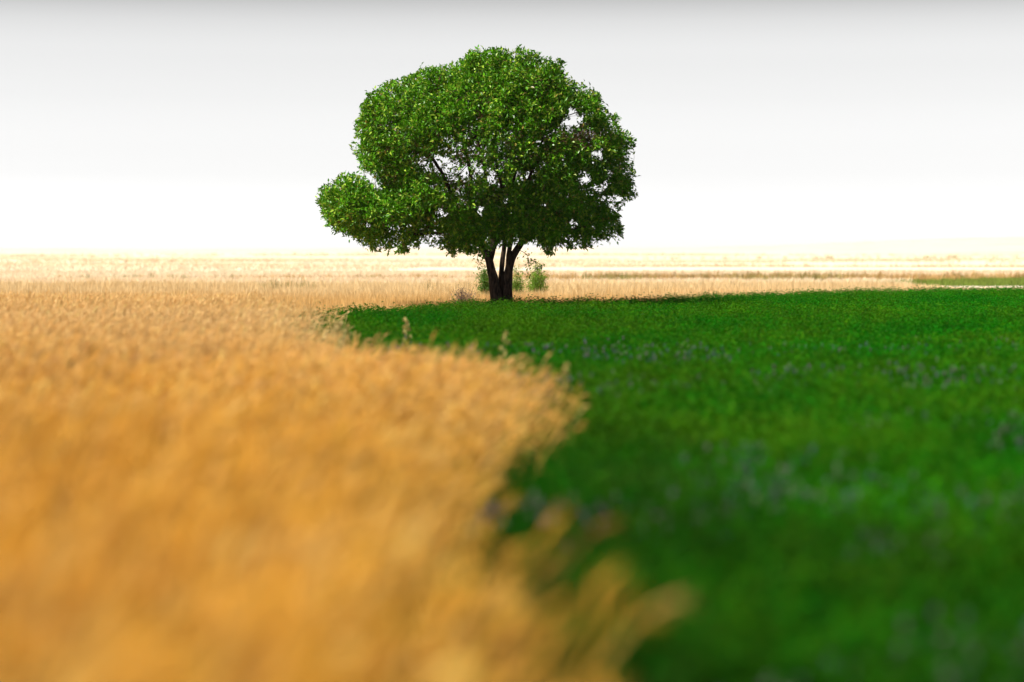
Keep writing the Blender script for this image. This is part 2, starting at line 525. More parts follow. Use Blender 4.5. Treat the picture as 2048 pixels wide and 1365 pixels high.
FT = [flower_template(s) for s in range(3)]
x, y = frustum_pts(3.5, 30, 26, 1.0)
sd = green_sd(x, y)
keep = (sd > -.15) & (hash_noise(x / 1.3, y / 2.2, 31) + .5 * hash_noise(x / .4, y / .6, 32) > .30 + .25 * smooth(y, 16, 24))
x2, y2 = frustum_pts(3.2, 14, 60, 1.0)
k2 = (green_sd(x2, y2) > -.1) & (hash_noise(x2 / .7, y2 / 1.1, 33) + .4 * hash_noise(x2 / .25, y2 / .4, 34) > .32)
x, y = np.concatenate([x[keep], x2[k2]]), np.concatenate([y[keep], y2[k2]]); n = len(x)
pal = np.array([(.22, .17, .26), (.15, .16, .26), (.28, .18, .26), (.26, .30, .22)])
tint = pal[rng.integers(0, 4, n)] * rng.uniform(.5, 1.1, n)[:, None]
V, F, C = scatter(FT, np.stack([x, y, ground_h(x, y)], 1), rng.uniform(0, 6.28, n), np.stack([np.full(n, 1.35), rng.normal(.98, .07, n)], 1), tint)
o = mesh_np('alfalfa_flowers', V, F, M_alf, C)
tag(o, 'small purple alfalfa flowers dotted over the green crop', 'flowers', kind='stuff')

# ------------------------------------------------------------------ dry grass beyond the tree
def tuft_template(seed, nb=8, h=1.0, spread=.5):
    r = np.random.default_rng(seed); t = Tmpl()
    for k in range(nb):
        a = r.uniform(0, 6.28); q = r.uniform(0, 1) ** .5 * spread
        b = np.array([math.cos(a) * q, math.sin(a) * q, 0])
        hh = h * r.uniform(.55, 1.1); lean = np.array([r.normal(.10, .15), r.normal(0, .15), 0]) * hh
        a2 = r.uniform(0, 3.14); s = np.array([math.cos(a2), math.sin(a2), 0])
        w = .045
        sh = r.uniform(.8, 1.2); c = (sh, sh, sh)
        i = t.add([b - s * w / 2, b + s * w / 2, b + lean * .5 + s * w * .4 + (0, 0, hh * .55), b + lean * .5 - s * w * .4 + (0, 0, hh * .55)], c)
        t.face(i, i + 1, i + 2, i + 3)
        tp = b + lean + np.array([0, 0, hh])
        m = b + lean * .5 + np.array([0, 0, hh * .55])
        i = t.add([m - s * w * .4, m + s * w * .4, tp], (sh * 1.1, sh * 1.05, sh)); t.face(i, i + 1, i + 2)
    return t.done()
TT = [tuft_template(s) for s in range(8)]

def dry(d0, d1, dens, hfun, tintfun, keepfun=None, wid=.25, marg=3, k=.2118):
    x, y = frustum_pts(d0, d1, dens, marg, k)
    if keepfun is not None:
        kk = keepfun(x, y); x, y = x[kk], y[kk]
    n = len(x)
    h = hfun(x, y) * rng.normal(1, .16, n).clip(.5, 1.5)
    return scatter(TT, np.stack([x, y, ground_h(x, y) - .01], 1), rng.uniform(0, 6.28, n),
                   np.stack([np.full(n, wid) * (y / 60.0) ** .6, h], 1), tintfun(x, y, n))
def gold(x, y, n):
    a = np.array([.82, .55, .22]); b = np.array([.86, .70, .42])
    f = np.clip(smooth(y, 52, 88) + .25 * hash_noise(x / 5, y / 5, 41) + rng.normal(0, .15, n), 0, 1)[:, None]
    return (a * (1 - f) + b * f) * rng.normal(1, .10, n)[:, None]
def pale(x, y, n):
    a = np.array([.78, .62, .43]); b = np.array([.84, .74, .58])
    f = np.clip(.6 + .4 * hash_noise(x / 20, y / 9, 42) + rng.normal(0, .15, n), 0, 1)[:, None]
    return np.clip((a * (1 - f) + b * f) * rng.normal(1, .08, n)[:, None], 0, .9)
def hgold(x, y):
    right = smooth(x / y, .150, .19)
    return (.40 + .05 * hash_noise(x / 3, y / 4, 43)) * (1 - right) + .13 * right
def hpale(x, y):
    right = smooth(x / y, .165, .195) * (y < 125)
    return (.22 + .06 * hash_noise(x / 14, y / 7, 44)) * (1 - .6 * right)
parts = [dry(37, 70, 70, hgold, gold, lambda x, y: (green_sd(x, y) < rng.normal(-.1, .15, len(x))) & ((y > 57) | (x < -1.5)), .20),
         dry(70, 97, 24, hgold, gold, lambda x, y: green_sd(x, y) < -.1, .26),
         dry(97, 170, 5.5, hpale, pale, lambda x, y: ~((x / y > .165) & (y < 128)), .4),
         dry(170, 420, .75, lambda x, y: .28 + 0 * x, pale, lambda x, y: hash_noise(x / 60, y / 22, 45) > -.1, .8)]
def merge(parts):
    VV, CC, f3, f4, off = [], [], [], [], 0
    for V, F, C in parts:
        for f in F: (f3 if f.shape[1] == 3 else f4).append(f + off)
        VV.append(V); CC.append(C); off += len(V)
    return np.concatenate(VV), [np.concatenate(f) for f in (f3, f4) if f], np.concatenate(CC)
V, F, C = merge(parts)
o = mesh_np('dry_grass', V, F, M_far, C)
tag(o, 'pale dry grass covering the plain behind the tree', 'grass', kind='stuff')

# brown and green weeds along the field margins far behind
def weedband(d0, d1, dens, h, cols, u0=-.26, u1=.26, seed=51, thr=.1, sx=9.):
    x, y = frustum_pts(d0, d1, dens, 3)
    kk = (x / y > u0) & (x / y < u1) & (hash_noise(x / sx, y / 6, seed) + .4 * hash_noise(x / 1.5, y / 2, seed + 1) > thr)
    x, y = x[kk], y[kk]; n = len(x)
    c = np.array(cols)[rng.integers(0, len(cols), n)] * rng.normal(1, .15, n)[:, None]
    return scatter(TT, np.stack([x, y, ground_h(x, y) - .01], 1), rng.uniform(0, 6.28, n),
                   np.stack([np.full(n, .45) * (y / 100) ** .5, h * rng.normal(1, .25, n).clip(.3, 1.6)], 1), np.clip(c, 0, .9))
TAN = [(.52, .34, .14), (.62, .45, .20), (.45, .30, .13)]
PEACH = [(.80, .62, .40), (.84, .68, .48), (.74, .56, .38)]
OLV = [(.20, .24, .07), (.30, .28, .10), (.42, .32, .12)]
parts = [weedband(83, 86, 9, .52, OLV, -.104, -.082, 71, -.4, 2.), weedband(80, 83, 8, .52, OLV, -.036, -.012, 73, -.4, 2.),
         weedband(122, 128, 9, .42, TAN, .00, .26, 51, -.5),
         weedband(120, 127, 7, .40, OLV, .03, .26, 53, .12, 3.),
         weedband(128, 133, 6, .30, TAN, -.26, .0, 55, .0),
         weedband(128, 131, 4, .32, OLV, -.26, .0, 57, .35, 3.),
         weedband(192, 210, 1.6, .36, PEACH, -.26, .26, 59, .05, 14),
         weedband(230, 234, .9, .36, OLV, -.26, .26, 61, .45, 6),
         weedband(296, 330, .6, .45, PEACH, -.26, .26, 63, .1, 25),
         weedband(420, 428, .5, .6, OLV, -.26, .26, 65, .35, 14),
         weedband(560, 640, .25, .7, PEACH, -.26, .26, 67, .2, 40)]
V, F, C = merge(parts)
o = mesh_np('weeds', V, F, M_far, C)
tag(o, 'thin tan and olive weed lines along far field margins', 'weeds', kind='stuff')

# green strip of crop at the far right and the pale track before it
x, y = frustum_pts(106, 124, 12, 3)
u = x / y
kk = (u > .150) & (rng.random(len(x)) < smooth(u, .150, .168) * .9 + .1) & (y < 112 + 12 * smooth(u, .15, .21))
x, y = x[kk], y[kk]; n = len(x)
tint = np.array([.17, .25, .045]) * rng.normal(1, .18, n)[:, None]
V, F, C = scatter(TT, np.stack([x, y, ground_h(x, y) - .01], 1), rng.uniform(0, 6.28, n), np.stack([np.full(n, .45), .25 * rng.normal(1, .22, n)], 1), tint)
o = mesh_np('green_crop', V, F, M_far, C)
tag(o, 'bright green crop strip far off at the right edge', 'crop', kind='stuff')
tx = np.linspace(17.5, 60, 30); ty0 = 98.5 + .5 * np.sin(tx * .3); 
tv = np.concatenate([np.stack([tx, ty0, ground_h(tx, ty0) + .02], 1), np.stack([tx, ty0 + 3.0 * smooth(tx, 17, 20), ground_h(tx, ty0 + 3.0) + .02], 1)])
tf = np.array([(k, k + 1, 31 + k, 30 + k) for k in range(29)])
t_ = mesh_np('dirt_track', tv, [tf], simple('pale_dust', (.62, .50, .36), (.74, .62, .46), 1.5))
tag(t_, kind='structure')

# ------------------------------------------------------------------ the tree
S = TREE_Y / FPX                      # metres per photograph pixel at the tree
SIL = np.array([(985, 95), (1050, 101), (1100, 112), (1122, 128), (1134, 158), (1168, 168), (1192, 186), (1200, 212), (1226, 234),
                (1240, 262), (1264, 284), (1258, 318), (1266, 348), (1262, 392), (1238, 420), (1238, 470), (1205, 474), (1172, 494),
                (1140, 478), (1108, 500), (1060, 478), (1040, 492), (1000, 486), (962, 506), (915, 500), (872, 492), (845, 478), (812, 502), (792, 490),
                (760, 500), (728, 494), (700, 468), (664, 460), (648, 432), (641, 396), (660, 362), (690, 346), (722, 356), (760, 378),
                (768, 366), (736, 346), (712, 318), (708, 292), (716, 250), (722, 212), (742, 188), (782, 164), (830, 148),
                (858, 134), (902, 130), (938, 108)], float)
def sil_inside(u, v): return poly_inside(u, v, SIL)
def sil_dist(u, v): return poly_dist(u, v, np.vstack([SIL, SIL[:1]]))
# sky gaps seen right through the crown: (u, v, half width, half height)
HOLES = [(1146, 236, 13, 20), (1130, 252, 13, 10), (1196, 312, 16, 10), (1200, 378, 17, 12), (886, 428, 17, 13), (868, 474, 10, 7), (815, 452, 10, 6),
         (742, 452, 12, 7), (1085, 415, 9, 7), (960, 424, 12, 12), (905, 285, 7, 5), (948, 300, 6, 6), (866, 380, 10, 6), (800, 262, 12, 5),
         (1145, 445, 16, 10), (1060, 350, 8, 6), (1180, 452, 9, 6), (1075, 285, 12, 7), (1165, 358, 14, 10), (935, 350, 8, 8), (905, 358, 8, 6),
         (1222, 400, 9, 7), (985, 356, 8, 10), (1010, 402, 8, 8), (1125, 330, 7, 6), (880, 322, 14, 7), (1216, 350, 8, 7)]
def hole(u, v, grow=1.0):
    h = np.zeros(np.shape(u), bool)
    u = np.asarray(u, float); v = np.asarray(v, float)
    wu = u + 9 * hash_noise(u / 11, v / 11, 91) + 5 * hash_noise(u / 5, v / 5, 92)
    wv = v + 9 * hash_noise(u / 11, v / 11, 93) + 5 * hash_noise(u / 5, v / 5, 94)
    for a, b, c, d in HOLES: h |= ((wu - a) / (c * grow)) ** 2 + ((wv - b) / (d * grow)) ** 2 < 1
    return h
def sparse(u, v):
    """share of foliage missing where the crown is thin: low and inside"""
    z = .72 * np.exp(-((u - 905) / 115) ** 2 - ((v - 325) / 62) ** 2) + .50 * np.exp(-((u - 1190) / 50) ** 2 - ((v - 370) / 70) ** 2)
    z = z + .35 * np.exp(-((u - 985) / 50) ** 2 - ((v - 400) / 50) ** 2) + .6 * np.exp(-((u - 1155) / 34) ** 2 - ((v - 240) / 34) ** 2)
    g = hash_noise(u / 9, v / 9, 95) + .6 * hash_noise(u / 4, v / 4, 96)
    z = z + .5 * np.exp(-((u - 1075) / 75) ** 2 - ((v - 330) / 45) ** 2)
    z = np.maximum(z, .18)
    return np.clip(z, 0, .92) * smooth(g, -.45, .35)
CX = px(985, 300, TREE_Y)[0]
def to_world(u, v, dy):
    """photograph pixel at the tree's depth plus depth offset, perspective kept real"""
    Yp = TREE_Y + dy
    a = (u - 1024.0) / FPX; b = (682.5 - v) / FPX
    den = math.cos(PITCH) + b * math.sin(PITCH)
    return np.stack([a / den * Yp, Yp + 0 * u, EYE + (-math.sin(PITCH) + b * math.cos(PITCH)) / den * Yp], -1)

def halfdepth(u, v):
    t = sil_dist(u, v) * S
    T = 2.3
    return 2.9 * np.sqrt(np.clip(1 - (1 - np.clip(t / T, 0, 1)) ** 2, 0, 1))

# clump centres: a shell of foliage lobes over the dome, thinner inside and underneath
cl = []
tries = 0
while len(cl) < 440 and tries < 110000:
    tries += 1
    u = rng.uniform(640, 1266); v = rng.uniform(95, 506)
    if not sil_inside(np.array([u]), np.array([v]))[0]: continue
    t = sil_dist(np.array([u]), np.array([v]))[0]
    r = rng.uniform(.22, .42)
    if u < 770 or v > 440: r = rng.uniform(.18, .32)
    if t * S < r * .72: continue
    hd = halfdepth(np.array([u]), np.array([v]))[0] - r * .5
    side = -1 if rng.random() < .58 else 1
    dy = side * max(hd, 0) * (1 - .35 * rng.random() ** 2)
    if rng.random() < (.35 if v > 370 else .10): dy *= rng.random()
    # the low inner front is open: limbs show there
    openf = math.exp(-(((u - 945) / 130) ** 2 + ((v - 345) / 85) ** 2))
    if side < 0 and rng.random() < openf * .85: continue
    if side > 0 and rng.random() < openf * .60: continue
    open2 = math.exp(-(((u - 1155) / 48) ** 2 + ((v - 262) / 52) ** 2))
    if rng.random() < open2 * .45: continue
    if hole(np.array([u]), np.array([v]), 1.15)[0]: continue
    p = to_world(np.array(u), np.array(v), dy)
    ok = True
    for c in cl:
        if np.linalg.norm(p - c[0]) < (r + c[1]) * .50: ok = False; break
    if ok: cl.append((p, r, u, v, dy))
print('clumps', len(cl))
apts, acl = [], []
for ci, (p, r, u, v, dy) in enumerate(cl):
    n = int(520 * r * r)
    d = rng.normal(size=(n, 3)); d /= np.linalg.norm(d, axis=1)[:, None]
    rr = r * (rng.random(n) ** .45)
    q = p + d * rr[:, None] * np.array([1.1, 1.0, .88])
    apts.append(q); acl += [ci] * n
# loose sprays between the lobes
nf = 5200
fu, fv = rng.uniform(640, 1266, nf), rng.uniform(95, 506, nf)
hd_ = halfdepth(fu, fv)
sg = np.where(rng.random(nf) < .6, -1, 1)
fp = to_world(fu, fv, sg * hd_ * (1 - .35 * rng.random(nf) ** 1.5))
opn = .75 * np.exp(-(((fu - 935) / 120) ** 2 + ((fv - 345) / 75) ** 2))
kf = sil_inside(fu, fv) & (rng.random(nf) > opn)
fp = fp[kf]
ccs = np.array([c[0] for c in cl])
ncl = np.argmin(((fp[:, None] - ccs[None]) ** 2).sum(2), 1)
apts.append(fp); acl += list(ncl)
apts = np.concatenate(apts); acl = np.array(acl)
def project(P):
    x, y, z = P[:, 0], P[:, 1], P[:, 2] - EYE
    dep = y * math.cos(PITCH) - z * math.sin(PITCH)
    up = y * math.sin(PITCH) + z * math.cos(PITCH)
    return 1024 + x / dep * FPX, 682.5 - up / dep * FPX
uu, vv = project(apts)
keep = sil_inside(uu, vv) | (sil_dist(uu, vv) < 3 * rng.random(len(uu)))
keep &= ~(hole(uu, vv) & (rng.random(len(uu)) < .85))
apts, acl, uu, vv = apts[keep], acl[keep], uu[keep], vv[keep]
# small sprays hanging over the rim of the crown
for a, b in ((745, 496), (800, 502), (812, 497), (842, 492), (905, 506), (938, 508), (965, 507), (1085, 506), (1100, 499), (1140, 490), (1172, 494), (1205, 478), (1236, 470),
             (1262, 286), (1266, 334), (1262, 392), (1196, 192), (1228, 238), (645, 398), (652, 444), (722, 214), (836, 147), (742, 188), (1122, 126)):
    q = to_world(np.array(float(a)), np.array(float(b)), rng.uniform(-.6, .4)) + rng.normal(0, .045, (9, 3))
    apts = np.vstack([apts, q]); acl = np.concatenate([acl, np.full(9, int(np.argmin(((ccs - q[0]) ** 2).sum(1))))])
uu, vv = project(apts)
print('attraction points', len(apts))

# trunk stems traced at the tree's depth
def stem(pts):
    return np.array([to_world(np.array(float(u)), np.array(float(v)), dy) for u, v, dy in pts])
BASEZ = 0.0
foot = lambda u, dy: (u, 500 + EYE * FPX / (TREE_Y + dy), dy)
STEMS = [
    (stem([foot(998, -.05), (995, 606, -.05), (990, 575, -.04), (985, 548, -.02), (979, 522, 0), (970, 502, .02), (955, 478, .0)]), .150, .070),
    (stem([foot(1005, .15), (1004, 600, .12), (1002, 560, .1), (1004, 525, .12), (1009, 492, .15), (1008, 455, .2), (1004, 420, .2)]), .075, .045),
    (stem([foot(1014, -.02), (1016, 606, -.02), (1015, 575, 0), (1016, 545, .03), (1022, 518, .05), (1035, 498, .05), (1052, 470, .0)]), .135, .062),
    (stem([(979, 522, 0), (985, 500, .1), (988, 470, .25), (984, 440, .4), (978, 405, .5)]), .085, .05),
    (stem([(1016, 540, .03), (1017, 510, -.1), (1022, 480, -.3), (1032, 445, -.5)]), .06, .04),
]
def resample(P, step):
    seg = np.linalg.norm(np.diff(P, axis=0), axis=1); L_ = np.concatenate([[0], np.cumsum(seg)])
    s = np.linspace(0, L_[-1], max(2, int(L_[-1] / step) + 1))
    # smooth curve (Catmull-like through dense linear then blur)
    Q = np.stack([np.interp(s, L_, P[:, k]) for k in range(3)], 1)
    for _ in range(6): Q[1:-1] = .25 * Q[:-2] + .5 * Q[1:-1] + .25 * Q[2:]
    return Q
# main limbs: fan out from the ends of the stems before the fine growth takes over
LIMBS = [
    (0, [(955, 478, 0), (930, 440, -.2), (905, 395, -.5), (885, 345, -.9), (850, 300, -1.2), (812, 262, -1.4)]),
    (0, [(955, 478, 0), (915, 462, .1), (860, 458, -.1), (800, 440, -.3), (740, 420, -.3), (690, 400, -.2)]),
    (0, [(962, 490, 0), (940, 420, -.6), (930, 350, -1.1), (915, 290, -1.5), (895, 225, -1.7)]),
    (0, [(930, 440, -.2), (880, 410, .5), (820, 360, 1.0), (780, 300, 1.2)]),
    (3, [(978, 405, .5), (968, 340, .8), (955, 270, 1.0), (945, 200, 1.1)]),
    (3, [(984, 440, .4), (1000, 360, .9), (1030, 280, 1.5), (1050, 210, 1.7)]),
    (1, [(1004, 420, .2), (1000, 350, -.3), (990, 270, -1.0), (985, 190, -1.3)]),
    (1, [(1008, 455, .2), (1025, 385, -.5), (1040, 310, -1.2), (1055, 230, -1.6), (1060, 170, -1.3)]),
    (2, [(1052, 470, 0), (1085, 425, -.3), (1115, 375, -.8), (1150, 320, -1.0), (1185, 270, -.8)]),
    (2, [(1052, 470, 0), (1090, 440, .2), (1145, 415, .4), (1195, 395, .3), (1230, 370, .2)]),
    (2, [(1042, 485, 0), (1070, 400, .7), (1100, 330, 1.2), (1120, 260, 1.2)]),
    (4, [(1032, 445, -.5), (1055, 380, -1.2), (1080, 310, -1.8), (1100, 230, -1.7)]),
    (0, [(915, 462, .1), (880, 470, -.7), (830, 470, -1.2), (780, 465, -1.0)]),
    (2, [(1060, 462, 0), (1090, 462, -.6), (1130, 455, -1.1), (1175, 450, -1.0)]),
]
nodes, parent, kind = [], [], []      # kind: stem index or 100 for limbs / 200 twigs
def add_chain(P, start_parent, k):
    ids = []
    pr = start_parent
    for q, p in enumerate(P):
        if q == 0 and start_parent >= 0 : continue
        nodes.append(p); parent.append(pr); kind.append(k); pr = len(nodes) - 1; ids.append(pr)
    return ids
def nearest(p):
    return int(np.argmin(np.linalg.norm(np.array(nodes) - p, axis=1)))
for si, (P, r0, r1) in enumerate(STEMS):
    Q = resample(P, .12)
    add_chain(Q, -1 if si < 3 else nearest(Q[0]), si)
for _, pts in LIMBS:
    P = stem(pts); Q = resample(P, .12)
    wig = np.cumsum(rng.normal(0, .012, Q.shape), axis=0); Q = Q + wig - wig[0]
    add_chain(Q, nearest(Q[0]), 100)
nodes = [np.array(n, float) for n in nodes]

# space colonisation: twigs grow towards the foliage points
STEP, KILL = .13, .17
NP_ = np.array(nodes)
cand = np.array([i for i in range(len(nodes)) if kind[i] >= 100 or NP_[i][2] > 1.9])
best = np.full(len(apts), 1e9); bi = np.zeros(len(apts), int)
D = np.linalg.norm(apts[:, None] - NP_[cand][None], axis=2)
bi = cand[np.argmin(D, 1)]; best = D.min(1)
alive = best > KILL
attach = bi.copy()
for it in range(90):
    if not alive.any(): break
    A = np.where(alive)[0]
    dirv = apts[A] - NP_[bi[A]]; dirv /= np.linalg.norm(dirv, axis=1)[:, None] + 1e-9
    uniq, inv = np.unique(bi[A], return_inverse=True)
    acc = np.zeros((len(uniq), 3)); np.add.at(acc, inv, dirv)
    acc /= np.linalg.norm(acc, axis=1)[:, None] + 1e-9
    acc += rng.normal(0, .16, acc.shape)
    # carry on a little in the parent's direction
    for j, u_ in enumerate(uniq):
        pr = parent[u_]
        if pr >= 0 and kind[u_] == 200:
            dd = NP_[u_] - NP_[pr]; acc[j] += .45 * dd / (np.linalg.norm(dd) + 1e-9)
    acc /= np.linalg.norm(acc, axis=1)[:, None] + 1e-9
    new = NP_[uniq] + acc * STEP
    base = len(NP_)
    # drop growth that lands on an existing node
    NP_ = np.vstack([NP_, new]); parent += list(uniq); kind += [200] * len(uniq)
    D = np.linalg.norm(apts[A][:, None] - new[None], axis=2)
    m = D.min(1); am = D.argmin(1)
    better = m < best[A]
    best[A] = np.where(better, m, best[A]); bi[A] = np.where(better, base + am, bi[A])
    stuck = rng.random(len(A)) < .02
    alive[A] = (best[A] > KILL) & ~stuck
    if len(NP_) > 16000: break
parent = np.array(parent); kind = np.array(kind)
print('branch nodes', len(NP_))
# radii by the pipe model
n_nodes = len(NP_)
area = np.zeros(n_nodes); kids = np.zeros(n_nodes, int)
EXP = 2.15
for i in range(n_nodes - 1, -1, -1):
    if kids[i] == 0: area[i] = .0040 ** EXP
    pr = parent[i]
    if pr >= 0: area[pr] += area[i]; kids[pr] += 1
rad = area ** (1 / EXP)
rad = np.minimum(rad, np.where(kind == 200, .035, .062))

class Builder:
    def __init__(s): s.V = []; s.F = []; s.n = 0
    def tube(s, P, r, k):
        P = np.asarray(P); m = len(P)
        T = np.gradient(P, axis=0); T /= np.linalg.norm(T, axis=1)[:, None] + 1e-9
        a = np.cross(T[0], (0.2, .95, .1)); a /= np.linalg.norm(a) + 1e-9
        ang = np.arange(k) * 2 * math.pi / k
        for q in range(m):
            a = a - T[q] * a.dot(T[q]); a /= np.linalg.norm(a) + 1e-9
            b = np.cross(T[q], a)
            s.V.append(P[q] + r[q] * (np.cos(ang)[:, None] * a + np.sin(ang)[:, None] * b))
        i0 = s.n; j = np.arange(k)
        for q in range(m - 1):
            o = i0 + q * k
            s.F.append(np.stack([o + j, o + (j + 1) % k, o + k + (j + 1) % k, o + k + j], 1))
        s.n += m * k
    def build(s, name, mat, parent=None):
        return mesh_np(name, np.concatenate(s.V), [np.concatenate(s.F)], mat, parent=parent, smooth_shade=True)

M_twig = simple('twig_bark', (.10, .055, .04), (.26, .16, .12), 12)
tree = empty('tree', (float(px(1004, 605, TREE_Y)[0]), TREE_Y, 0))
tag(tree, 'tall round-crowned green tree with several dark stems on the edge of the alfalfa', 'tree')
for si, (P, r0, r1) in enumerate(STEMS):
    Q = resample(P, .05); m = len(Q)
    s = np.linspace(0, 1, m)
    r = r0 + (r1 - r0) * s
    if si < 3: r = r + .08 * np.exp(-s * 10)                 # root flare
    b = Builder()
    b.tube(Q, r, 14)
    V = np.concatenate(b.V)
    # fluted, knotty bark shape
    ctr = np.repeat(Q, 14, 0); dv = V - ctr
    ang = np.tile(np.arange(14), m)
    k = 1 + .10 * np.sin(ang * 1.9 + np.repeat(s, 14) * 5 + si) + .07 * hash_noise(ang * 1.3 + si * 7, np.repeat(s, 14) * 14, 71)
    V = ctr + dv * k[:, None]
    tr = mesh_np('trunk', V, b.F, M_bark, parent=tree, smooth_shade=True) if si < 3 else mesh_np('limb', V, b.F, M_bark, parent=tree, smooth_shade=True)
# limbs and twigs: chains from the branch graph
children = [[] for _ in range(n_nodes)]
for i, p_ in enumerate(parent):
    if p_ >= 0: children[p_].append(i)
bl = Builder(); bt = Builder()
# smooth twig positions a little
SM = NP_.copy()
for _ in range(2):
    avg = SM.copy()
    for i in range(n_nodes):
        if kind[i] == 200 and children[i]:
            avg[i] = .5 * SM[i] + .25 * SM[parent[i]] + .25 * SM[children[i][0]]
    SM = avg
for i in range(n_nodes):
    if kind[i] < 100: starts = [c for c in children[i] if kind[c] >= 100]
    else:
        ch = sorted(children[i], key=lambda c: -area[c]); starts = ch[1:]
    for c in starts:
        chain = [i, c]
        while children[chain[-1]]:
            chain.append(max(children[chain[-1]], key=lambda q: area[q]))
        P = SM[chain]; r = rad[chain].copy(); r[0] = min(r[0], r[1] * 1.3)
        r[-1] *= .5
        k = 8 if r[1] > .03 else (5 if r[1] > .008 else 3)
        (bl if r[1] > .02 else bt).tube(P, r, k)
tag(bl.build('branches', M_bark, tree))
tag(bt.build('twigs', M_twig, tree))

# leaves: whorls of narrow leaves round every foliage point
def leaf_cloud(P, per, length, out_dir, tintf, width=.42, jitter=.05):
    n = len(P) * per
    C0 = np.repeat(P, per, 0) + rng.normal(0, jitter, (n, 3))
    ax = np.repeat(out_dir, per, 0)
    d = rng.normal(size=(n, 3)); d /= np.linalg.norm(d, axis=1)[:, None]
    d = d + ax * .55; d /= np.linalg.norm(d, axis=1)[:, None]
    nr = rng.normal(0, .55, (n, 3)) + np.array([0, 0, .9]) + ax * .35
    s = np.cross(d, nr); s /= np.linalg.norm(s, axis=1)[:, None] + 1e-9
    up = np.cross(s, d)
    l = length * rng.uniform(.7, 1.25, n)[:, None]; w = l * width * rng.uniform(.8, 1.15, n)[:, None]
    f = rng.uniform(.02, .16, n)[:, None]
    b = C0
    v1 = b + d * l * .42 + s * w / 2 + up * l * f; v2 = b + d * l - up * l * .10; v3 = b + d * l * .42 - s * w / 2 + up * l * f
    m = b + d * l * .5
    V = np.stack([b, v1, v2, v3], 1).reshape(-1, 3)
    o = np.arange(n) * 4
    F = np.concatenate([np.stack([o, o + 1, o + 2], 1), np.stack([o, o + 2, o + 3], 1)])
    C = np.repeat(tintf(n, C0), 4, 0)
    return V, F, C
centre = to_world(np.array(985.), np.array(330.), 0.)
cc = np.array([c[0] for c in cl])
od = (apts - cc[acl]); od /= np.linalg.norm(od, axis=1)[:, None] + 1e-9
od2 = apts - centre; od2 /= np.linalg.norm(od2, axis=1)[:, None] + 1e-9
od = od * .7 + od2 * .5 + np.array([0, 0, .35]); od /= np.linalg.norm(od, axis=1)[:, None]
cl_tone = rng.normal(1, .12, len(cl))
def leaf_tint(n, P):
    b = rng.normal(1, .20, n).clip(.5, 1.6)[:, None]
    base = np.array([.080, .255, .003])[None] * b
    y_ = (rng.random(n) < .20)[:, None]; base = np.where(y_, np.array([.33, .50, .045])[None] * b, base)
    z_ = (rng.random(n) < .02)[:, None]; base = np.where(z_, np.array([.30, .24, .05])[None] * b, base)
    pt = hash_noise(P[:, 0] / .7 + 9, P[:, 2] / .7, 81)[:, None]
    return np.clip(base * (1 + .15 * pt), .003, .6)
def dead_tint(n, P):
    return np.array([.20, .10, .055])[None] * rng.normal(1, .3, n).clip(.4, 1.8)[:, None]
# patches of withered foliage
def deadness(u, v):
    d = np.zeros(len(u))
    for a, b, c, e, s in ((1165, 278, 50, 22, .75), (1100, 300, 50, 22, .35), (765, 348, 26, 14, .6), (1075, 168, 26, 12, .3), (955, 215, 14, 22, .35), (920, 350, 70, 40, .22), (1010, 280, 50, 30, .15)):
        d = np.maximum(d, s * np.exp(-((u - a) / c) ** 2 - ((v - b) / e) ** 2))
    return d
dead = rng.random(len(uu)) < deadness(uu, vv)
bare = rng.random(len(uu)) < sparse(uu, vv)          # leafless twigs show in the thin places
V, F, C = leaf_cloud(apts[~dead & ~bare], 10, .102, od[~dead & ~bare], leaf_tint, .46)
# trim the few leaves that stray far outside the outline
lu, lv = project(V.reshape(-1, 4, 3).mean(1))
ok = (sil_inside(lu, lv) | (sil_dist(lu, lv) < 2 + 11 * smooth(hash_noise(lu / 13, lv / 13, 97), -.3, .5) + 3 * (lv > 460))) & ~(hole(lu, lv, .85) & (rng.random(len(lu)) < .75)) & (rng.random(len(lu)) > sparse(lu, lv) * .85)
V = V.reshape(-1, 4, 3)[ok].reshape(-1, 3); C = C.reshape(-1, 4, 3)[ok].reshape(-1, 3)
o_ = np.arange(ok.sum()) * 4
F = np.concatenate([np.stack([o_, o_ + 1, o_ + 2], 1), np.stack([o_, o_ + 2, o_ + 3], 1)])
print('leaves', ok.sum())
crown = mesh_np('crown', V, [F], M_leaf, C, parent=tree)
V, F, C = leaf_cloud(apts[dead], 9, .06, od[dead], dead_tint, .25)
mesh_np('dead_leaves', V, [F], M_shrub, C, parent=tree)
# low hanging sprays under the right side and left foot of the crown
for pts in ([(1035, 500, -.4), (1052, 505, -.5), (1060, 518, -.5), (1058, 532, -.5), (1053, 546, -.5)], [(1045, 470, .5), (1075, 478, .6), (1095, 492, .6), (1100, 508, .6)],
            [(958, 506, -.3), (950, 520, -.3), (960, 530, -.3)], [(1060, 518, -.5), (1072, 524, -.5), (1080, 536, -.5)], [(1085, 475, .3), (1120, 478, .3), (1140, 492, .3)]):
    Q = resample(stem(pts), .06); drb = Builder(); drb.tube(Q, np.linspace(.009, .003, len(Q)), 4)
    tw = drb.build('hanging_twig', M_bark, tree)
    dl = np.array([q + rng.normal(0, .05, 3) for q in Q[len(Q) // 3:] for _ in range(2)])
    V, F, C = leaf_cloud(dl, 4, .075, np.tile([0, 0, -.8], (len(dl), 1)), leaf_tint)
    lv_ = mesh_np('leaves', V, [F], M_leaf, C)
    lv_.parent = tw; lv_.matrix_parent_inverse = Matrix.Identity(4)

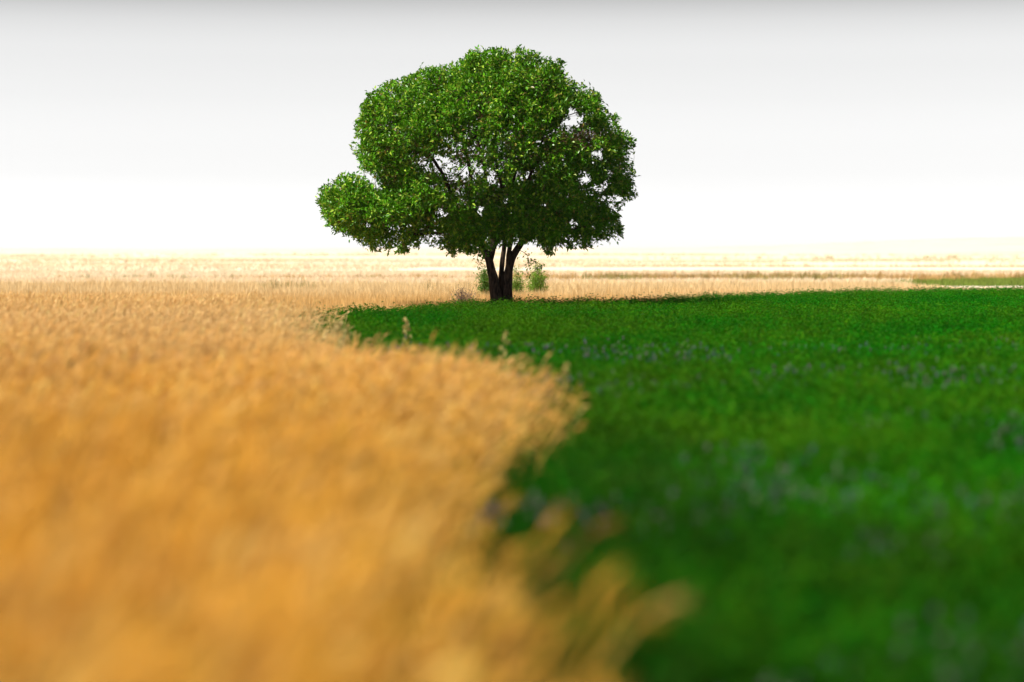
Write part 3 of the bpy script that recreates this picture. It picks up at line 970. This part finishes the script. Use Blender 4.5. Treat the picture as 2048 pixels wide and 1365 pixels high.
# ------------------------------------------------------------------ shrubs behind the tree
def shrub(name, u, v_top, v_base, width_px, Y, label, tintc, dens=1.0, dry_=False, lsize=.07, group=None, cat='shrub'):
    base = px(u, v_base, Y); H = px(u, v_top, Y)[2]
    root = empty(name, (float(base[0]), Y, float(ground_h(base[0], Y))))
    tag(root, label, cat, group)
    rx = width_px / 2 * Y / FPX
    b = Builder(); tips = []
    for k in range(int(16 * dens) + 5):
        a = rng.uniform(0, 6.28); q = rng.random() ** .5
        tip = np.array([base[0] + math.cos(a) * q * rx, Y + math.sin(a) * q * rx, H * (1 - .60 * q * q) * rng.uniform(.7, 1.0)])
        st = np.array([base[0] + rng.normal(0, .05), Y + rng.normal(0, .05), 0.])
        mid = (st + tip) / 2 + rng.normal(0, .05, 3) + np.array([0, 0, .12])
        Q = resample(np.array([st, mid, tip]), .08)
        b.tube(Q, np.linspace(.011, .003, len(Q)), 4)
        for q_ in Q[len(Q) // 3:]:
            tips.append(q_ + rng.normal(0, .05, 3)); tips.append(q_ + rng.normal(0, .07, 3))
    b.build('stems', M_bark if not dry_ else M_dry, root)
    tips = np.array(tips)
    f = lambda n, P: np.array(tintc)[None] * rng.normal(1, .2, n).clip(.5, 1.6)[:, None]
    V, F, C = leaf_cloud(tips, 2 if dry_ else 7, lsize, np.tile([0, 0, 1.], (len(tips), 1)), f, .34)
    mesh_np('foliage', V, [F], M_shrub, C, parent=root)
M_dry = simple('dry_twig', (.16, .10, .07), (.34, .24, .17), 20)
shrub('shrub', 1074, 528, 600, 46, 76, 'bushy light green shrub farthest right of the tree trunks', (.22, .40, .03), 1.8)
shrub('shrub', 1032, 531, 600, 24, 72, 'narrow green shrub close behind the right side of the trunks', (.20, .38, .03), .9)
shrub('shrub', 971, 526, 600, 24, 68, 'small green shrub peeking out left of the tree trunks', (.12, .27, .02), .9)
shrub('dry_bush', 930, 574, 608, 70, 59, 'greyish brown withered bush in the grass left of the trunks', (.24, .16, .12), 4.5, True, .05, cat='bush')

# ------------------------------------------------------------------ wild oats and brown ears standing above the field edge
def oat(u, v_top, v_low, Y, label, n_sp=12, size=.022, spread=.05, seed=0, c=(.86, .68, .28)):
    r = np.random.default_rng(seed)
    top = px(u, v_top, Y); low = px(u, v_low, Y)
    root = empty('wild_oat', (float(low[0]), Y, 0.0))
    tag(root, label, 'wild oat', 'wild oats at the edge of the wheat')
    b = Builder()
    P = np.array([[low[0] - .04, Y, 0], [low[0] - .02, Y, low[2] * .6], [low[0], Y, low[2]], [top[0], Y, top[2]]])
    Q = resample(P, .03); b.tube(Q, np.linspace(.0022, .0010, len(Q)), 4)
    b.build('stalk', M_strawplain, root)
    zs = np.linspace(low[2], top[2], n_sp)
    for k, z in enumerate(zs):
        t = Tmpl()
        i = int(np.argmin(abs(Q[:, 2] - z))); p = Q[i]
        a = k * 2.4 + r.uniform(-.5, .5); w = spread * (1 - .6 * k / n_sp) * r.uniform(.5, 1.1)
        e = p + np.array([math.cos(a) * w, math.sin(a) * w, w * .35])
        t.tube(np.array([p, (p + e) / 2 + [0, 0, .008], e]), [.0008, .0007, .0006], 3, (1, 1, 1))
        for s_ in (-1, 1):
            d = np.array([s_ * .35 * math.cos(a), .3 * math.sin(a), -1.])
            diamond(t, e, d, size * 1.9, size * .9, np.array([.2, -1., .2]), (1, 1, 1), .2)
            diamond(t, e, d, size * 1.9, size * .9, np.array([-1., .2, .2]), (.9, .9, .9), .2)
        t.done()
        mesh_np('spikelet', t.v, list(t.q.values()), M_wheat, t.c * np.array(c)[None], parent=root)
M_strawplain = simple('straw_stalk', (.5, .36, .14), (.68, .52, .26), 30)
oat(812, 636, 700, 29, 'single tall wild oat with pale spikelets rising against the green left of centre', 13, .034, .07, 1)
oat(676, 644, 690, 26, 'leftmost wild oat, thick pale tuft at the left tip of the alfalfa', 20, .032, .10, 2, (.82, .66, .30))
oat(690, 655, 700, 25, 'short loose wild oat just right of the thick pale tuft', 12, .030, .10, 3, (.70, .60, .26))
oat(1008, 664, 720, 24, 'wild oat with few drooping yellowish spikelets below the tree trunks', 9, .032, .07, 4, (.76, .66, .24))
oat(1130, 726, 775, 18, 'small wild oat at the right end of the wheat ears', 9, .024, .04, 5, (.76, .60, .24))

def brown_ear(u0, v0, u1, v1, Y, label):
    a, b_ = px(u0, v0, Y), px(u1, v1, Y)
    root = empty('grass_ear', (float(a[0]), Y, 0.0)); tag(root, label, 'grass ear', 'brown ears over the wheat')
    b = Builder(); P = np.array([[a[0] - .1, Y, 0], [a[0] - .03, Y, a[2] * .7], a]); Q = resample(P, .05)
    b.tube(Q, np.full(len(Q), .002), 4); b.build('stalk', M_strawplain, root)
    e = Builder(); s = np.linspace(0, 1, 9)[:, None]; P = a + (b_ - a) * s + np.array([.01, 0, .012]) * np.sin(s * 3.14)
    e.tube(P, np.array([.004, .012, .015, .016, .017, .015, .013, .009, .002]), 7)
    e.build('ear', simple('brown_ear', (.07, .030, .008), (.14, .065, .018), 60), root)
brown_ear(170, 722, 192, 690, 18.0, 'dark brown grass ear higher and farther right on the left side')
brown_ear(126, 750, 146, 720, 16.0, 'dark brown grass ear lower and nearer the left edge')

# ------------------------------------------------------------------ air
hz = bpy.data.materials.new('haze'); hz.use_nodes = True
n, l = hz.node_tree.nodes, hz.node_tree.links
n.clear()
out = n.new('ShaderNodeOutputMaterial'); pvn = n.new('ShaderNodeVolumePrincipled')
pvn.inputs['Color'].default_value = (.97, .97, .97, 1); pvn.inputs['Density'].default_value = 0.00006
l.new(pvn.outputs[0], out.inputs['Volume'])
def box(x0, x1, y0, y1, z0, z1):
    V = np.array([(x, y, z) for z in (z0, z1) for y in (y0, y1) for x in (x0, x1)], float)
    F = np.array([(0, 2, 3, 1), (4, 5, 7, 6), (0, 1, 5, 4), (2, 6, 7, 3), (0, 4, 6, 2), (1, 3, 7, 5)])
    return V, [F]
V, F = box(-5600, 5600, -60, 7100, -3.5, 34)
hb = mesh_np('haze', V, F, hz)
tag(hb, 'pale thin haze over the plain', 'haze', kind='stuff')
